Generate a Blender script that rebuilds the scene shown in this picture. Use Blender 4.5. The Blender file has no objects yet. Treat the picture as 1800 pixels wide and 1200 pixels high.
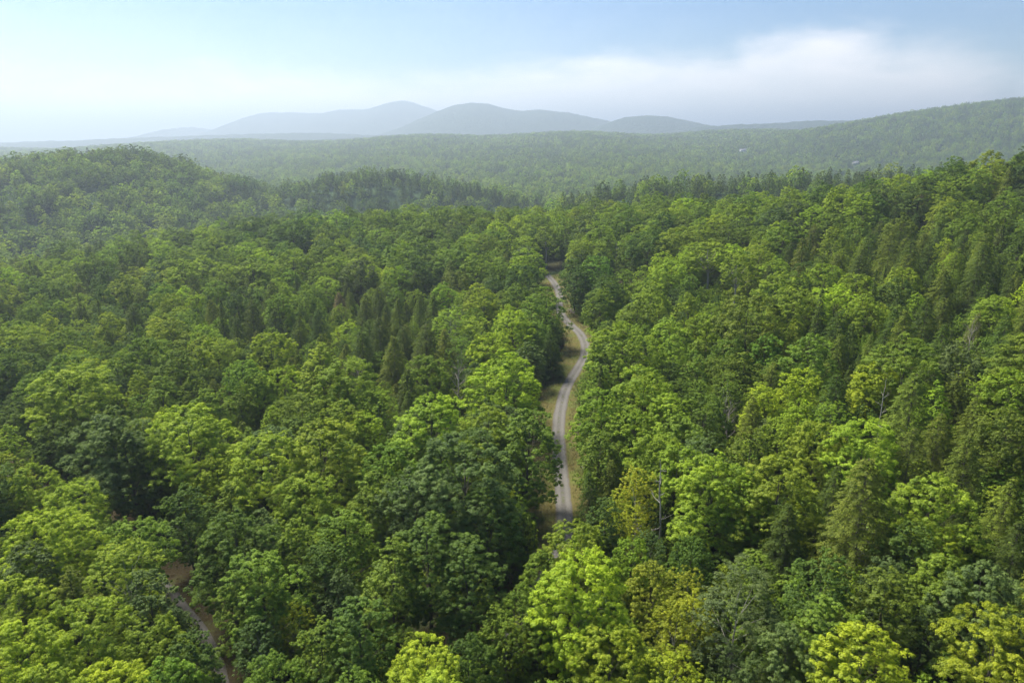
import bpy, math, random
import numpy as np
from mathutils import Vector

SEED = 11
rng = np.random.default_rng(SEED)
random.seed(SEED)
SC = bpy.context.scene
COL = SC.collection
R = math.radians

# ------------------------------------------------------------------ camera
CAM_Z = 66.0
PITCH = R(16.57)
FPX = 1200.0                      # focal length in pixels of the 1800 x 1200 photograph
cam_d = bpy.data.cameras.new('camera')
cam_d.lens = 24.0
cam_d.sensor_width = 36.0
cam_d.clip_start = 1.0
cam_d.clip_end = 80000.0
cam = bpy.data.objects.new('camera', cam_d)
cam.location = (0, 0, CAM_Z)
cam.rotation_euler = (math.pi / 2 - PITCH, 0, 0)
COL.objects.link(cam)
SC.camera = cam

# ------------------------------------------------------------------ light, sky, exposure
SUN_AZ = R(-44)                   # left of the viewing direction (+Y), ahead of the camera
SUN_EL = R(55)
sun_dir = Vector((math.sin(SUN_AZ) * math.cos(SUN_EL), math.cos(SUN_AZ) * math.cos(SUN_EL), math.sin(SUN_EL)))
sl = bpy.data.lights.new('sun', 'SUN')
sl.energy = 4.4
sl.angle = R(24)
sl.color = (1.0, 0.935, 0.83)
so = bpy.data.objects.new('sun', sl)
so.rotation_euler = (-sun_dir).to_track_quat('-Z', 'Y').to_euler()
so.location = (-200, 150, 400)
COL.objects.link(so)

world = bpy.data.worlds.new('World')
SC.world = world
world.use_nodes = True
wn, wl = world.node_tree.nodes, world.node_tree.links
wn.clear()


def N(nodes, t, **kw):
    n = nodes.new(t)
    for k, v in kw.items():
        setattr(n, k, v)
    return n


class G:
    """tiny helper for shader maths"""
    def __init__(s, tree):
        s.n, s.l = tree.nodes, tree.links

    def put(s, sock, v):
        if hasattr(v, 'is_output'):
            s.l.new(v, sock)
        else:
            sock.default_value = v

    def m(s, op, a, b=0.0, c=None):
        n = s.n.new('ShaderNodeMath'); n.operation = op
        s.put(n.inputs[0], a); s.put(n.inputs[1], b)
        if c is not None:
            s.put(n.inputs[2], c)
        return n.outputs[0]

    def sstep(s, v, a, b):
        n = s.n.new('ShaderNodeMapRange'); n.interpolation_type = 'SMOOTHSTEP'
        s.put(n.inputs['Value'], v)
        n.inputs['From Min'].default_value = a; n.inputs['From Max'].default_value = b
        return n.outputs['Result']

    def noise(s, vec, scale, detail=4, rough=0.55, dist=0.0):
        n = s.n.new('ShaderNodeTexNoise')
        n.inputs['Scale'].default_value = scale; n.inputs['Detail'].default_value = detail
        n.inputs['Roughness'].default_value = rough; n.inputs['Distortion'].default_value = dist
        if vec is not None:
            s.l.new(vec, n.inputs['Vector'])
        return n.outputs['Fac']

    def ramp(s, f, stops, interp='LINEAR'):
        n = s.n.new('ShaderNodeValToRGB'); n.color_ramp.interpolation = interp
        s.put(n.inputs[0], f)
        e = n.color_ramp.elements
        while len(e) < len(stops):
            e.new(0.5)
        for k, (p, c) in enumerate(stops):
            e[k].position = p; e[k].color = (*c, 1)
        return n.outputs[0]

    def mix(s, f, a, b, kind='MIX'):
        n = s.n.new('ShaderNodeMix'); n.data_type = 'RGBA'; n.blend_type = kind
        s.put(n.inputs[0], f)
        for k, v in ((6, a), (7, b)):
            s.put(n.inputs[k], v if hasattr(v, 'is_output') else (*v, 1))
        return n.outputs[2]


g = G(world.node_tree)
sky = N(wn, 'ShaderNodeTexSky', sky_type='NISHITA')
sky.sun_disc = False
sky.sun_elevation = SUN_EL
sky.sun_rotation = SUN_AZ
sky.altitude = 200
sky.air_density = 1.0
sky.dust_density = 0.4
sky.ozone_density = 1.5
tc = N(wn, 'ShaderNodeTexCoord')
sep = N(wn, 'ShaderNodeSeparateXYZ')
wl.new(tc.outputs['Generated'], sep.inputs[0])
X, Y, Z = sep.outputs
elev = g.m('MULTIPLY', g.m('ARCSINE', Z), 57.2958)
azim = g.m('MULTIPLY', g.m('ARCTAN2', X, Y), 57.2958)
comb = N(wn, 'ShaderNodeCombineXYZ')
wl.new(azim, comb.inputs[0])
wl.new(g.m('MULTIPLY', elev, 3.0), comb.inputs[1])
nz1 = g.noise(comb.outputs[0], 0.055, 7, 0.6, 0.6)
nz2 = g.noise(comb.outputs[0], 0.2, 6, 0.6, 0.4)
wob = g.m('ADD', g.m('MULTIPLY', g.m('SUBTRACT', nz1, 0.5), 6.0), g.m('MULTIPLY', g.m('SUBTRACT', nz2, 0.5), 2.6))


def cloud(az0, el0, wa, we, soft_r=0.9):
    """soft cloud lobe in the sky, 1 inside"""
    da = g.m('DIVIDE', g.m('SUBTRACT', azim, az0), wa)
    de = g.m('DIVIDE', g.m('SUBTRACT', elev, el0), we)
    d = g.m('SQRT', g.m('ADD', g.m('MULTIPLY', da, da), g.m('MULTIPLY', de, de)))
    d = g.m('SUBTRACT', d, g.m('MULTIPLY', wob, 0.17))
    return g.sstep(d, 1.0 + soft_r * 0.25, 1.0 - soft_r * 0.55)


cl = [(-4, 1.0, 38, 3.9, 1.1), (14, 2.0, 24, 4.4, 0.8), (22.5, 3.0, 8.5, 5.2, 0.7), (28, 2.2, 7.5, 4.6, 1.1), (42, 2.0, 9, 3.6, 0.9),
      (-75, 2.0, 40, 5.0, 0.9), (85, 2.5, 35, 5.0, 0.9), (170, 3.0, 60, 5.0, 0.9), (-160, 3.0, 50, 5.0, 0.9),
      (10.5, 11.2, 2.6, 0.55, 1.6)]
mask = None
for c in cl:
    v = cloud(*c)
    mask = v if mask is None else g.m('MAXIMUM', mask, v)
mask = g.m('MULTIPLY', mask, g.m('ADD', 0.46, g.m('MULTIPLY', nz2, 0.45)))
# thin high veil everywhere
veil = g.m('MULTIPLY', g.sstep(nz1, 0.38, 0.75), 0.06)
mask = g.m('MAXIMUM', mask, veil)
hs = N(wn, 'ShaderNodeHueSaturation'); hs.inputs['Saturation'].default_value = 1.4; hs.inputs['Value'].default_value = 0.85; hs.inputs['Hue'].default_value = 0.507
wl.new(sky.outputs[0], hs.inputs['Color'])
mixc = g.mix(mask, hs.outputs[0], (12.6, 11.6, 10.9))
bg = N(wn, 'ShaderNodeBackground')
bg.inputs['Strength'].default_value = 0.06
wl.new(mixc, bg.inputs['Color'])
wo = N(wn, 'ShaderNodeOutputWorld')
wl.new(bg.outputs[0], wo.inputs['Surface'])

vs = SC.view_settings
vs.view_transform = 'Standard'
vs.look = 'None'
vs.exposure = 1.32
vs.gamma = 1.0
vs.use_curve_mapping = False

cy = SC.cycles
cy.max_bounces = 4
cy.diffuse_bounces = 2
cy.glossy_bounces = 1
cy.transmission_bounces = 2
cy.transparent_max_bounces = 4
cy.volume_bounces = 0
cy.caustics_reflective = False
cy.caustics_refractive = False
cy.sample_clamp_indirect = 4.0
cy.use_denoising = True
cy.denoising_prefilter = 'FAST'
try:
    cy.denoiser = 'OPENIMAGEDENOISE'
except Exception:
    pass
cy.use_adaptive_sampling = True
cy.adaptive_threshold = 0.02

# ------------------------------------------------------------------ photo pixel -> world
CP, SP = math.cos(PITCH), math.sin(PITCH)


def ray(px, py):
    """direction per metre of forward (Y) distance: returns x/Y, z/Y, depth/Y"""
    u, v = (px - 900) / FPX, (py - 600) / FPX
    yy = CP - v * SP
    return u / yy, (-SP - v * CP) / yy, 1 / yy


def at_dist(px, py, Yd):
    a, b, _ = ray(px, py)
    return a * Yd, Yd, CAM_Z + b * Yd


def project(x, y, z):
    dz = z - CAM_Z
    dep = y * CP - dz * SP
    up = y * SP + dz * CP
    return 900 + FPX * x / dep, 600 - FPX * up / dep, dep


# ------------------------------------------------------------------ terrain height
def sm(a, b, x):
    t = np.clip((x - a) / (b - a), 0, 1)
    return t * t * (3 - 2 * t)


def softplus(x, k):
    return k * np.logaddexp(0, x / k)


def vnoise(x, y, s, seed):
    """smooth value noise, vectorised"""
    x = np.asarray(x, float) / s; y = np.asarray(y, float) / s
    xi, yi = np.floor(x), np.floor(y)
    fx, fy = x - xi, y - yi
    fx = fx * fx * (3 - 2 * fx); fy = fy * fy * (3 - 2 * fy)

    def hsh(i, j):
        v = np.sin(i * 127.1 + j * 311.7 + seed * 74.7) * 43758.5453
        return v - np.floor(v)
    return (hsh(xi, yi) * (1 - fx) + hsh(xi + 1, yi) * fx) * (1 - fy) + (hsh(xi, yi + 1) * (1 - fx) + hsh(xi + 1, yi + 1) * fx) * fy


CREST_X = np.array([-700, -400, -276, -175, 0, 60, 96, 142, 177, 221, 300, 600.])
CREST_Y = np.array([330, 345, 360, 395, 405, 390, 365, 327, 295, 285, 290, 330.])

# ridges: list of (distance, half width front, half width back, tree height there, [(px, py) of the canopy skyline])
RIDGES = [
    (820, 270, 220, 19, [(-500, 330), (-250, 300), (-60, 288), (0, 279), (60, 268), (130, 260), (190, 260), (240, 266), (290, 284), (340, 300), (420, 326), (520, 348), (620, 362), (760, 400), (900, 440)]),
    (930, 160, 170, 17, [(380, 400), (470, 345), (530, 316), (580, 302), (640, 297), (700, 299), (780, 310), (860, 327), (930, 345), (1000, 375), (1060, 410)]),
    (640, 120, 170, 18, [(880, 420), (940, 375), (985, 350), (1040, 330), (1090, 317), (1150, 308), (1220, 302), (1300, 300), (1400, 298), (1500, 294), (1580, 290), (1660, 288), (1760, 282), (1900, 278), (2300, 270)]),
    (3400, 1500, 1100, 5, [(-900, 262), (-200, 262), (0, 266), (160, 268), (280, 258), (360, 252), (430, 249), (520, 254), (620, 252), (700, 244), (770, 241), (850, 245), (940, 240), (1010, 235), (1080, 240), (1160, 243), (1250, 235), (1320, 232), (1400, 236), (1500, 238), (1700, 240), (2600, 240)]),
    (2600, 850, 900, 22, [(1150, 300), (1280, 262), (1360, 243), (1430, 228), (1500, 216), (1560, 205), (1620, 194), (1700, 182), (1760, 174), (1800, 170), (1900, 160), (2100, 150), (2600, 150)]),
    (4900, 700, 750, 0, [(900, 260), (1180, 236), (1240, 222), (1290, 219), (1340, 218), (1390, 215), (1440, 212), (1500, 212), (1600, 212), (1800, 215), (2400, 225)]),
    (5800, 850, 900, 0, [(900, 262), (980, 246), (1030, 232), (1070, 215), (1100, 206), (1140, 202), (1180, 204), (1220, 213), (1260, 222), (1320, 232), (1400, 244), (1500, 260)]),
    (5600, 1000, 900, 0, [(-600, 250), (0, 251), (110, 247), (260, 241), (400, 237), (530, 234), (620, 236), (720, 241), (860, 250), (1000, 262)]),
    (7000, 1400, 1400, 0, [(500, 262), (620, 246), (680, 236), (720, 222), (760, 202), (800, 187), (830, 182), (860, 184), (890, 193), (915, 196), (950, 194), (990, 198), (1030, 204), (1070, 213), (1120, 224), (1200, 240), (1320, 262)]),
    (9500, 1700, 1800, 0, [(200, 248), (300, 238), (320, 229), (340, 223), (360, 228), (392, 232), (420, 222), (450, 206), (475, 198), (520, 198), (570, 200), (600, 193), (650, 193), (680, 184), (705, 178), (725, 180), (760, 192), (800, 206), (880, 225), (1000, 246)]),
]
RD = []
for (D, wf, wb, th, pts) in RIDGES:
    xs = np.array([at_dist(px, py, D)[0] for px, py in pts])
    zs = np.array([at_dist(px, py, D)[2] - th for px, py in pts])
    # smooth the crest line
    xd = np.linspace(xs[0], xs[-1], 600)
    zd = np.interp(xd, xs, zs)
    nk = 23 if D < 4000 else 11
    k = np.hanning(nk); k /= k.sum()
    zd = np.convolve(np.pad(zd, nk // 2, mode='edge'), k, 'valid')
    RD.append((D, wf, wb, xd, zd))


def height(x, y):
    x = np.asarray(x, float); y = np.asarray(y, float)
    base = -38.0 - 10 * sm(3000, 9000, y)
    # near ground round the winding road: level, rising to the right, sinking to the left
    near = 0.21 * softplus(x - 20, 14) - 0.08 * softplus(-x - 100, 20) + 0.10 * softplus(x - 150, 15)
    near = near - 0.22 * softplus(x - 300, 50)
    near = near + 2.0 * (vnoise(x, y, 60, 3) - 0.5) * sm(16, 60, np.abs(x - 14) + np.abs(y - 190) * 0.05)
    near = near + 0.075 * softplus(y - 290, 20) * (1 - sm(50, 150, x)) * sm(-360, -180, x)
    yc = np.interp(x, CREST_X, CREST_Y)
    near = near - 0.42 * softplus(y - yc - 20, 18)
    near = near - 0.06 * softplus(-y - 60, 30)
    near = near - 0.1 * softplus(np.abs(x) - 700, 80)
    hs = [np.maximum(near, -400), base + 6 * (vnoise(x, y, 240, 5) - 0.5)]
    for i, (D, wf, wb, xd, zd) in enumerate(RD):
        zc = np.interp(x, xd, zd)
        yo = y - D - 0.08 * D * (vnoise(x, np.zeros_like(x), 0.25 * D, 20 + i) - 0.5)
        w = np.where(yo < 0, wf, wb)
        fall = np.exp(-(yo / w) ** 2)
        edge = sm(xd[0] - 0.12 * D, xd[0] + 0.05 * D, x) * (1 - sm(xd[-1] - 0.05 * D, xd[-1] + 0.12 * D, x))
        rough = 1 + 0.10 * (vnoise(x, y, 0.06 * D, 40 + i) - 0.5) * (1 - fall)
        hs.append(-60 + (zc + 60) * fall * edge * rough)
    kk = np.where(y < 1500, 3.5, 3.5 + np.clip(y - 1500, 0, 6000) * 0.0016)
    H = np.stack(hs)
    mx = H.max(0)
    return mx + kk * np.log(np.exp((H - mx) / kk).sum(0))


def h1(x, y):
    return float(height(np.array([x]), np.array([y]))[0])


def hit(px, py, top=0.0, y0=35.0, y1=9000.0):
    """first point where the photo ray meets the ground raised by `top`"""
    a, b, dpt = ray(px, py)
    ys = np.geomspace(y0, y1, 1400)
    d = CAM_Z + b * ys - (height(a * ys, ys) + top)
    i = np.argmax(d <= 0) if (d <= 0).any() else len(ys) - 1
    if i > 0 and d[i] <= 0:
        t = d[i - 1] / (d[i - 1] - d[i]); Yd = ys[i - 1] + t * (ys[i] - ys[i - 1])
    else:
        Yd = ys[i]
    return a * Yd, Yd, dpt * Yd


# ------------------------------------------------------------------ materials
def new_mat(name):
    m = bpy.data.materials.new(name); m.use_nodes = True
    m.node_tree.nodes.clear()
    return m, G(m.node_tree)


def out(m, gg, shader, disp=None):
    o = gg.n.new('ShaderNodeOutputMaterial')
    gg.l.new(shader, o.inputs['Surface'])


def pos(gg, kind='Position'):
    return gg.n.new('ShaderNodeNewGeometry').outputs['Position']


def principled(gg, col, rough=0.9, spec=0.2, bump=None, bstr=0.4, bdist=0.1):
    p = gg.n.new('ShaderNodeBsdfPrincipled')
    gg.put(p.inputs['Base Color'], col if hasattr(col, 'is_output') else (*col, 1))
    p.inputs['Roughness'].default_value = rough
    p.inputs['Specular IOR Level'].default_value = spec
    if bump is not None:
        b = gg.n.new('ShaderNodeBump'); b.inputs['Strength'].default_value = bstr; b.inputs['Distance'].default_value = bdist
        gg.l.new(bump, b.inputs['Height']); gg.l.new(b.outputs[0], p.inputs['Normal'])
    return p.outputs[0]


def leaf_mat(name, trans=0.75, gloss=0.012, vlow=0.62, vhigh=1.5):
    m, q = new_mat(name)
    t = q.n.new('ShaderNodeAttribute'); t.attribute_type = 'INSTANCER'; t.attribute_name = 'tint'
    v = q.n.new('ShaderNodeAttribute'); v.attribute_type = 'GEOMETRY'; v.attribute_name = 'var'
    mr = q.n.new('ShaderNodeMapRange')
    q.l.new(v.outputs['Fac'], mr.inputs['Value']); mr.inputs['To Min'].default_value = vlow; mr.inputs['To Max'].default_value = vhigh
    sc = q.n.new('ShaderNodeVectorMath'); sc.operation = 'SCALE'
    q.l.new(t.outputs['Color'], sc.inputs[0]); q.l.new(mr.outputs[0], sc.inputs['Scale'])
    # a little hue drift from leaf to leaf
    c2 = q.n.new('ShaderNodeHueSaturation')
    hm = q.n.new('ShaderNodeMapRange'); q.l.new(v.outputs['Fac'], hm.inputs['Value'])
    hm.inputs['To Min'].default_value = 0.515; hm.inputs['To Max'].default_value = 0.487
    q.l.new(hm.outputs[0], c2.inputs['Hue']); q.l.new(sc.outputs[0], c2.inputs['Color'])
    d = q.n.new('ShaderNodeBsdfDiffuse'); q.l.new(c2.outputs[0], d.inputs['Color'])
    tr = q.n.new('ShaderNodeBsdfTranslucent')
    tcx = q.mix(1.0, c2.outputs[0], (1.15 * trans, 1.2 * trans, 0.6 * trans), 'MULTIPLY'); q.l.new(tcx, tr.inputs['Color'])
    mx = q.n.new('ShaderNodeAddShader')          # reflectance + transmittance of a thin leaf
    q.l.new(d.outputs[0], mx.inputs[0]); q.l.new(tr.outputs[0], mx.inputs[1])
    gl = q.n.new('ShaderNodeBsdfGlossy'); gl.inputs['Roughness'].default_value = 0.55
    gl.inputs['Color'].default_value = (0.8, 0.85, 0.9, 1)
    m2 = q.n.new('ShaderNodeMixShader'); m2.inputs[0].default_value = gloss
    q.l.new(mx.outputs[0], m2.inputs[1]); q.l.new(gl.outputs[0], m2.inputs[2])
    out(m, q, m2.outputs[0])
    return m


M = {}
M['leaf'] = leaf_mat('broad_leaves')
M['needle'] = leaf_mat('needles', 0.4, 0.008, 0.55, 1.45)


def bark_mat(name, a, b, scale=1.2):
    m, q = new_mat(name)
    tcn = q.n.new('ShaderNodeTexCoord')
    mp = q.n.new('ShaderNodeMapping'); mp.inputs['Scale'].default_value = (6, 6, 0.8)
    q.l.new(tcn.outputs['Object'], mp.inputs[0])
    n = q.noise(mp.outputs[0], scale, 5, 0.6)
    col = q.ramp(n, [(0.3, a), (0.7, b)])
    out(m, q, principled(q, col, 0.9, 0.15, n, 0.6, 0.05))
    return m


M['bark'] = bark_mat('bark', (0.05, 0.042, 0.034), (0.17, 0.15, 0.125))
M['pale_bark'] = bark_mat('pale_bark', (0.25, 0.23, 0.20), (0.52, 0.49, 0.45))
M['dead_wood'] = bark_mat('dead_wood', (0.24, 0.215, 0.185), (0.46, 0.43, 0.39))
M['dead_twig'] = bark_mat('dead_twig', (0.24, 0.20, 0.17), (0.42, 0.36, 0.31))


def ground_mat():
    m, q = new_mat('forest_floor')
    p = pos(q)
    n1 = q.noise(p, 0.9, 6, 0.65)
    n2 = q.noise(p, 0.06, 4, 0.5)
    near = q.mix(q.sstep(n2, 0.45, 0.62), q.ramp(n1, [(0.25, (0.022, 0.018, 0.010)), (0.5, (0.042, 0.036, 0.018)), (0.8, (0.066, 0.057, 0.028))]),
                 q.ramp(n1, [(0.25, (0.018, 0.03, 0.009)), (0.6, (0.035, 0.06, 0.016)), (0.85, (0.06, 0.075, 0.022))]))
    # far wooded slopes, where single trees are too small to build
    s = q.n.new('ShaderNodeSeparateXYZ'); q.l.new(p, s.inputs[0])
    f1 = q.noise(p, 0.05, 5, 0.75)
    f2 = q.noise(p, 0.004, 4, 0.6)
    wood = q.ramp(f1, [(0.25, (0.012, 0.028, 0.012)), (0.5, (0.03, 0.06, 0.02)), (0.75, (0.055, 0.095, 0.028))])
    wood = q.mix(q.sstep(f2, 0.4, 0.65), wood, q.mix(0.5, wood, (0.02, 0.045, 0.02)))
    far = q.sstep(s.outputs[1], 300, 420)
    fbump = q.sstep(s.outputs[1], 3800, 4400)
    col = q.mix(far, near, wood)
    bd = q.m('MULTIPLY', f1, q.m('ADD', q.m('MULTIPLY', fbump, 14.0), 0.2))
    out(m, q, principled(q, col, 0.95, 0.1, bd, 1.0, 1.0))
    return m


M['ground'] = ground_mat()


def link(name, me, mat=None, parent=None):
    o = bpy.data.objects.new(name, me)
    if mat is not None and me is not None and not me.materials:
        me.materials.append(mat)
    COL.objects.link(o)
    if parent is not None:
        o.parent = parent
    return o


def mesh_np(name, V, F, smooth=False):
    """F: (n,4) or (n,3) int array"""
    V = np.ascontiguousarray(V, np.float32); F = np.ascontiguousarray(F, np.int32)
    me = bpy.data.meshes.new(name)
    k = F.shape[1]
    me.vertices.add(len(V)); me.vertices.foreach_set('co', V.ravel())
    me.loops.add(F.size); me.loops.foreach_set('vertex_index', F.ravel())
    me.polygons.add(len(F))
    me.polygons.foreach_set('loop_start', np.arange(0, F.size, k, dtype=np.int32))
    if smooth:
        me.polygons.foreach_set('use_smooth', np.ones(len(F), bool))
    me.update(calc_edges=True)
    return me


def tag(o, label=None, cat=None, group=None, kind=None):
    for k, v in (('label', label), ('category', cat), ('group', group), ('kind', kind)):
        if v:
            o[k] = v
    return o


# ------------------------------------------------------------------ ground sheet (polar grid, reaches the horizon)
ang = np.concatenate([np.arange(-180, -64, 3.0), np.arange(-64, 64, 0.2), np.arange(64, 180, 3.0)])
rad = np.concatenate([[0.0, 8, 16, 24], np.geomspace(30, 1500, 190), np.geomspace(1500, 25500, 130)[1:]])
A, Rr = np.meshgrid(np.radians(ang), rad)
gx, gy = Rr * np.sin(A), Rr * np.cos(A)
gz = height(gx, gy)
farm = sm(3900, 4400, Rr) * sm(0, 1, gy)
gz = gz + farm * ((vnoise(gx, gy, 28, 71) - 0.5) * 7 + (vnoise(gx, gy, 110, 72) - 0.5) * 9)
na, nr = len(ang), len(rad)
I, J = np.meshgrid(np.arange(nr - 1), np.arange(na), indexing='ij')
J2 = (J + 1) % na
quads = np.stack([I * na + J, (I + 1) * na + J, (I + 1) * na + J2, I * na + J2], -1).reshape(-1, 4)[:, ::-1]
me = mesh_np('ground', np.stack([gx, gy, gz], -1).reshape(-1, 3), quads, True)
ground = link('ground', me, M['ground'])
tag(ground, 'forest floor rolling out into wooded hills and mountains', 'ground', kind='structure')

# ------------------------------------------------------------------ roads
MAIN_PX = [(862, 1260), (882, 1190), (902, 1125), (940, 1050), (978, 985), (992, 929), (989, 867), (985, 825), (982, 783), (982.5, 742), (987.5, 708), (995, 683), (1009, 658),
           (1022, 637), (1029, 617), (1027, 600), (1018, 585), (1005, 573), (993, 561), (985, 548), (983, 536), (984, 522), (980, 508), (972, 495), (962, 484)]
TRACK_PX = [(410, 1290), (385, 1210), (368, 1150), (338, 1098), (300, 1052), (262, 1010), (200, 950), (120, 892), (40, 842), (-60, 800), (-200, 760)]


def resample(P, step):
    P = np.array(P, float)
    # Catmull-Rom
    Q = np.vstack([2 * P[0] - P[1], P, 2 * P[-1] - P[-2]])
    o = []
    for i in range(1, len(Q) - 2):
        p0, p1, p2, p3 = Q[i - 1:i + 3]
        for t in np.linspace(0, 1, 16, endpoint=False):
            o.append(0.5 * (2 * p1 + (p2 - p0) * t + (2 * p0 - 5 * p1 + 4 * p2 - p3) * t * t + (3 * p1 - p0 - 3 * p2 + p3) * t ** 3))
    o.append(P[-1]); o = np.array(o)
    s = np.concatenate([[0], np.cumsum(np.linalg.norm(np.diff(o, axis=0), axis=1))])
    n = int(s[-1] / step)
    ss = np.linspace(0, s[-1], n + 1)
    return np.stack([np.interp(ss, s, o[:, k]) for k in range(2)], 1)


MAIN = resample([hit(px, py)[:2] for px, py in MAIN_PX], 1.0)
TRACK = resample([hit(px, py)[:2] for px, py in TRACK_PX], 1.0)


def strip(name, path, wl_, wr_, lift, cols, mat, crown=0.0):
    d = np.gradient(path, axis=0); d /= np.linalg.norm(d, axis=1)[:, None]
    n = np.stack([d[:, 1], -d[:, 0]], 1)          # to the right
    u = np.linspace(0, 1, cols)
    off = -wl_[:, None] + (wl_ + wr_)[:, None] * u[None, :]
    P = path[:, None, :] + n[:, None, :] * off[..., None]
    z = height(P[..., 0], P[..., 1]) + lift + crown * (1 - (2 * u - 1) ** 2)[None, :]
    V = np.concatenate([P, z[..., None]], -1)
    m = len(path)
    i, j = np.meshgrid(np.arange(m - 1), np.arange(cols - 1), indexing='ij')
    F = np.stack([i * cols + j, i * cols + j + 1, (i + 1) * cols + j + 1, (i + 1) * cols + j], -1).reshape(-1, 4)
    me = mesh_np(name, V.reshape(-1, 3), F, True)
    # cross-road coordinate for wheel tracks
    at = me.attributes.new('across', 'FLOAT', 'POINT')
    at.data.foreach_set('value', np.ascontiguousarray(off.ravel(), np.float32))
    return link(name, me, mat)


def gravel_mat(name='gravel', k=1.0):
    m, q = new_mat(name)
    p = pos(q)
    n = q.noise(p, 7.0, 5, 0.75); n2 = q.noise(p, 0.55, 4, 0.6)
    a = q.n.new('ShaderNodeAttribute'); a.attribute_name = 'across'
    x = q.m('ABSOLUTE', a.outputs['Fac'])
    col = q.ramp(n, [(0.25, (0.06, 0.056, 0.052)), (0.5, (0.11, 0.105, 0.099)), (0.8, (0.18, 0.172, 0.163))])
    wear = q.m('SUBTRACT', 1.0, q.sstep(q.m('ABSOLUTE', q.m('SUBTRACT', x, 0.78)), 0.16, 0.5))
    col = q.mix(q.m('MULTIPLY', wear, 0.35), col, (0.19, 0.182, 0.172))
    # weeds along the middle and earth at the edges
    mid = q.m('MULTIPLY', q.m('SUBTRACT', 1.0, q.sstep(x, 0.1, 0.45)), q.sstep(n2, 0.50, 0.68))
    col = q.mix(q.m('MULTIPLY', mid, 0.75), col, (0.075, 0.085, 0.03))
    eg = q.m('MULTIPLY', q.sstep(q.m('ADD', x, q.m('MULTIPLY', q.m('SUBTRACT', n2, 0.5), 0.9)), 1.25, 1.65), 0.85)
    col = q.mix(eg, col, (0.10, 0.085, 0.04))
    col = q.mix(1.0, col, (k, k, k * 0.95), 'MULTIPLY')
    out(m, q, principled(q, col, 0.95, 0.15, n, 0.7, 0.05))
    return m


def verge_mat():
    m, q = new_mat('verge')
    p = pos(q)
    n = q.noise(p, 4.0, 5, 0.7); n2 = q.noise(p, 0.22, 5, 0.65)
    dry = q.ramp(n, [(0.25, (0.068, 0.06, 0.02)), (0.55, (0.11, 0.097, 0.032)), (0.85, (0.155, 0.135, 0.048))])
    grn = q.ramp(n, [(0.25, (0.06, 0.07, 0.018)), (0.55, (0.105, 0.12, 0.03)), (0.85, (0.16, 0.165, 0.045))])
    col = q.mix(q.sstep(n2, 0.42, 0.62), dry, grn)
    out(m, q, principled(q, col, 0.95, 0.1, n, 0.8, 0.12))
    return m


M['gravel'] = gravel_mat(); M['dark_gravel'] = gravel_mat('shaded_gravel', 0.5); M['verge'] = verge_mat()  # second gravel is the same stone, with the track's shade put into its colour


def litter_mat():
    m, q = new_mat('leaf_litter')
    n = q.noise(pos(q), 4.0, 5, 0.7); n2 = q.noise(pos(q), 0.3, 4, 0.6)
    c = q.ramp(n, [(0.25, (0.016, 0.013, 0.006)), (0.55, (0.032, 0.025, 0.011)), (0.85, (0.05, 0.04, 0.018))])  # litter browns made darker, with the shade over the track painted in
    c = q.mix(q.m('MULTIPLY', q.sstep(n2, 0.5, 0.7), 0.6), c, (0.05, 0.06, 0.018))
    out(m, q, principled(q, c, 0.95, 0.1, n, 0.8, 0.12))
    return m


M['litter'] = litter_mat()


def wv(n, base, amp, seed):
    t = np.arange(n)
    return base + amp * (vnoise(t, t * 0, 9, seed) - 0.5) + amp * 0.6 * (vnoise(t, t * 0, 3, seed + 1) - 0.5)


for path, nm, lab, vl, vr, hw in ((MAIN, 'main', 'pale gravel road winding through the forest clearing', 7.6, 4.8, 1.55), (TRACK, 'track', 'shaded gravel track between two blocks of forest', 2.6, 5.6, 1.3)):
    n = len(path)
    wide = 5.5 * sm(205, 235, path[:, 1]) if nm == 'main' else 0
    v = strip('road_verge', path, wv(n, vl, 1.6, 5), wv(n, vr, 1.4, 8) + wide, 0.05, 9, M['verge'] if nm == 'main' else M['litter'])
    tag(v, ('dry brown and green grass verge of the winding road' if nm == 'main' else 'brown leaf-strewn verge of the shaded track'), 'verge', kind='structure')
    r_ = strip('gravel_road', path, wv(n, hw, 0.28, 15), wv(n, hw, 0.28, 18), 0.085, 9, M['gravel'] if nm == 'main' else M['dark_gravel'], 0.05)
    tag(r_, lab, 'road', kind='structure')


def road_dist(x, y):
    dm = np.hypot(MAIN[:, 0] - x, MAIN[:, 1] - y); i = int(dm.argmin())
    dt = np.hypot(TRACK[:, 0] - x, TRACK[:, 1] - y); k = int(dt.argmin())
    return float(dm[i]), i, float(dt[k]), k


def side_of(path, i, x, y):
    a = path[max(i - 1, 0)]; b = path[min(i + 1, len(path) - 1)]
    d = b - a
    return d[0] * (y - a[1]) - d[1] * (x - a[0])   # > 0 left of travel (away from the camera)


# ------------------------------------------------------------------ tree prototypes
def unit(v):
    return v / np.maximum(np.linalg.norm(v, axis=-1, keepdims=True), 1e-9)


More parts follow.
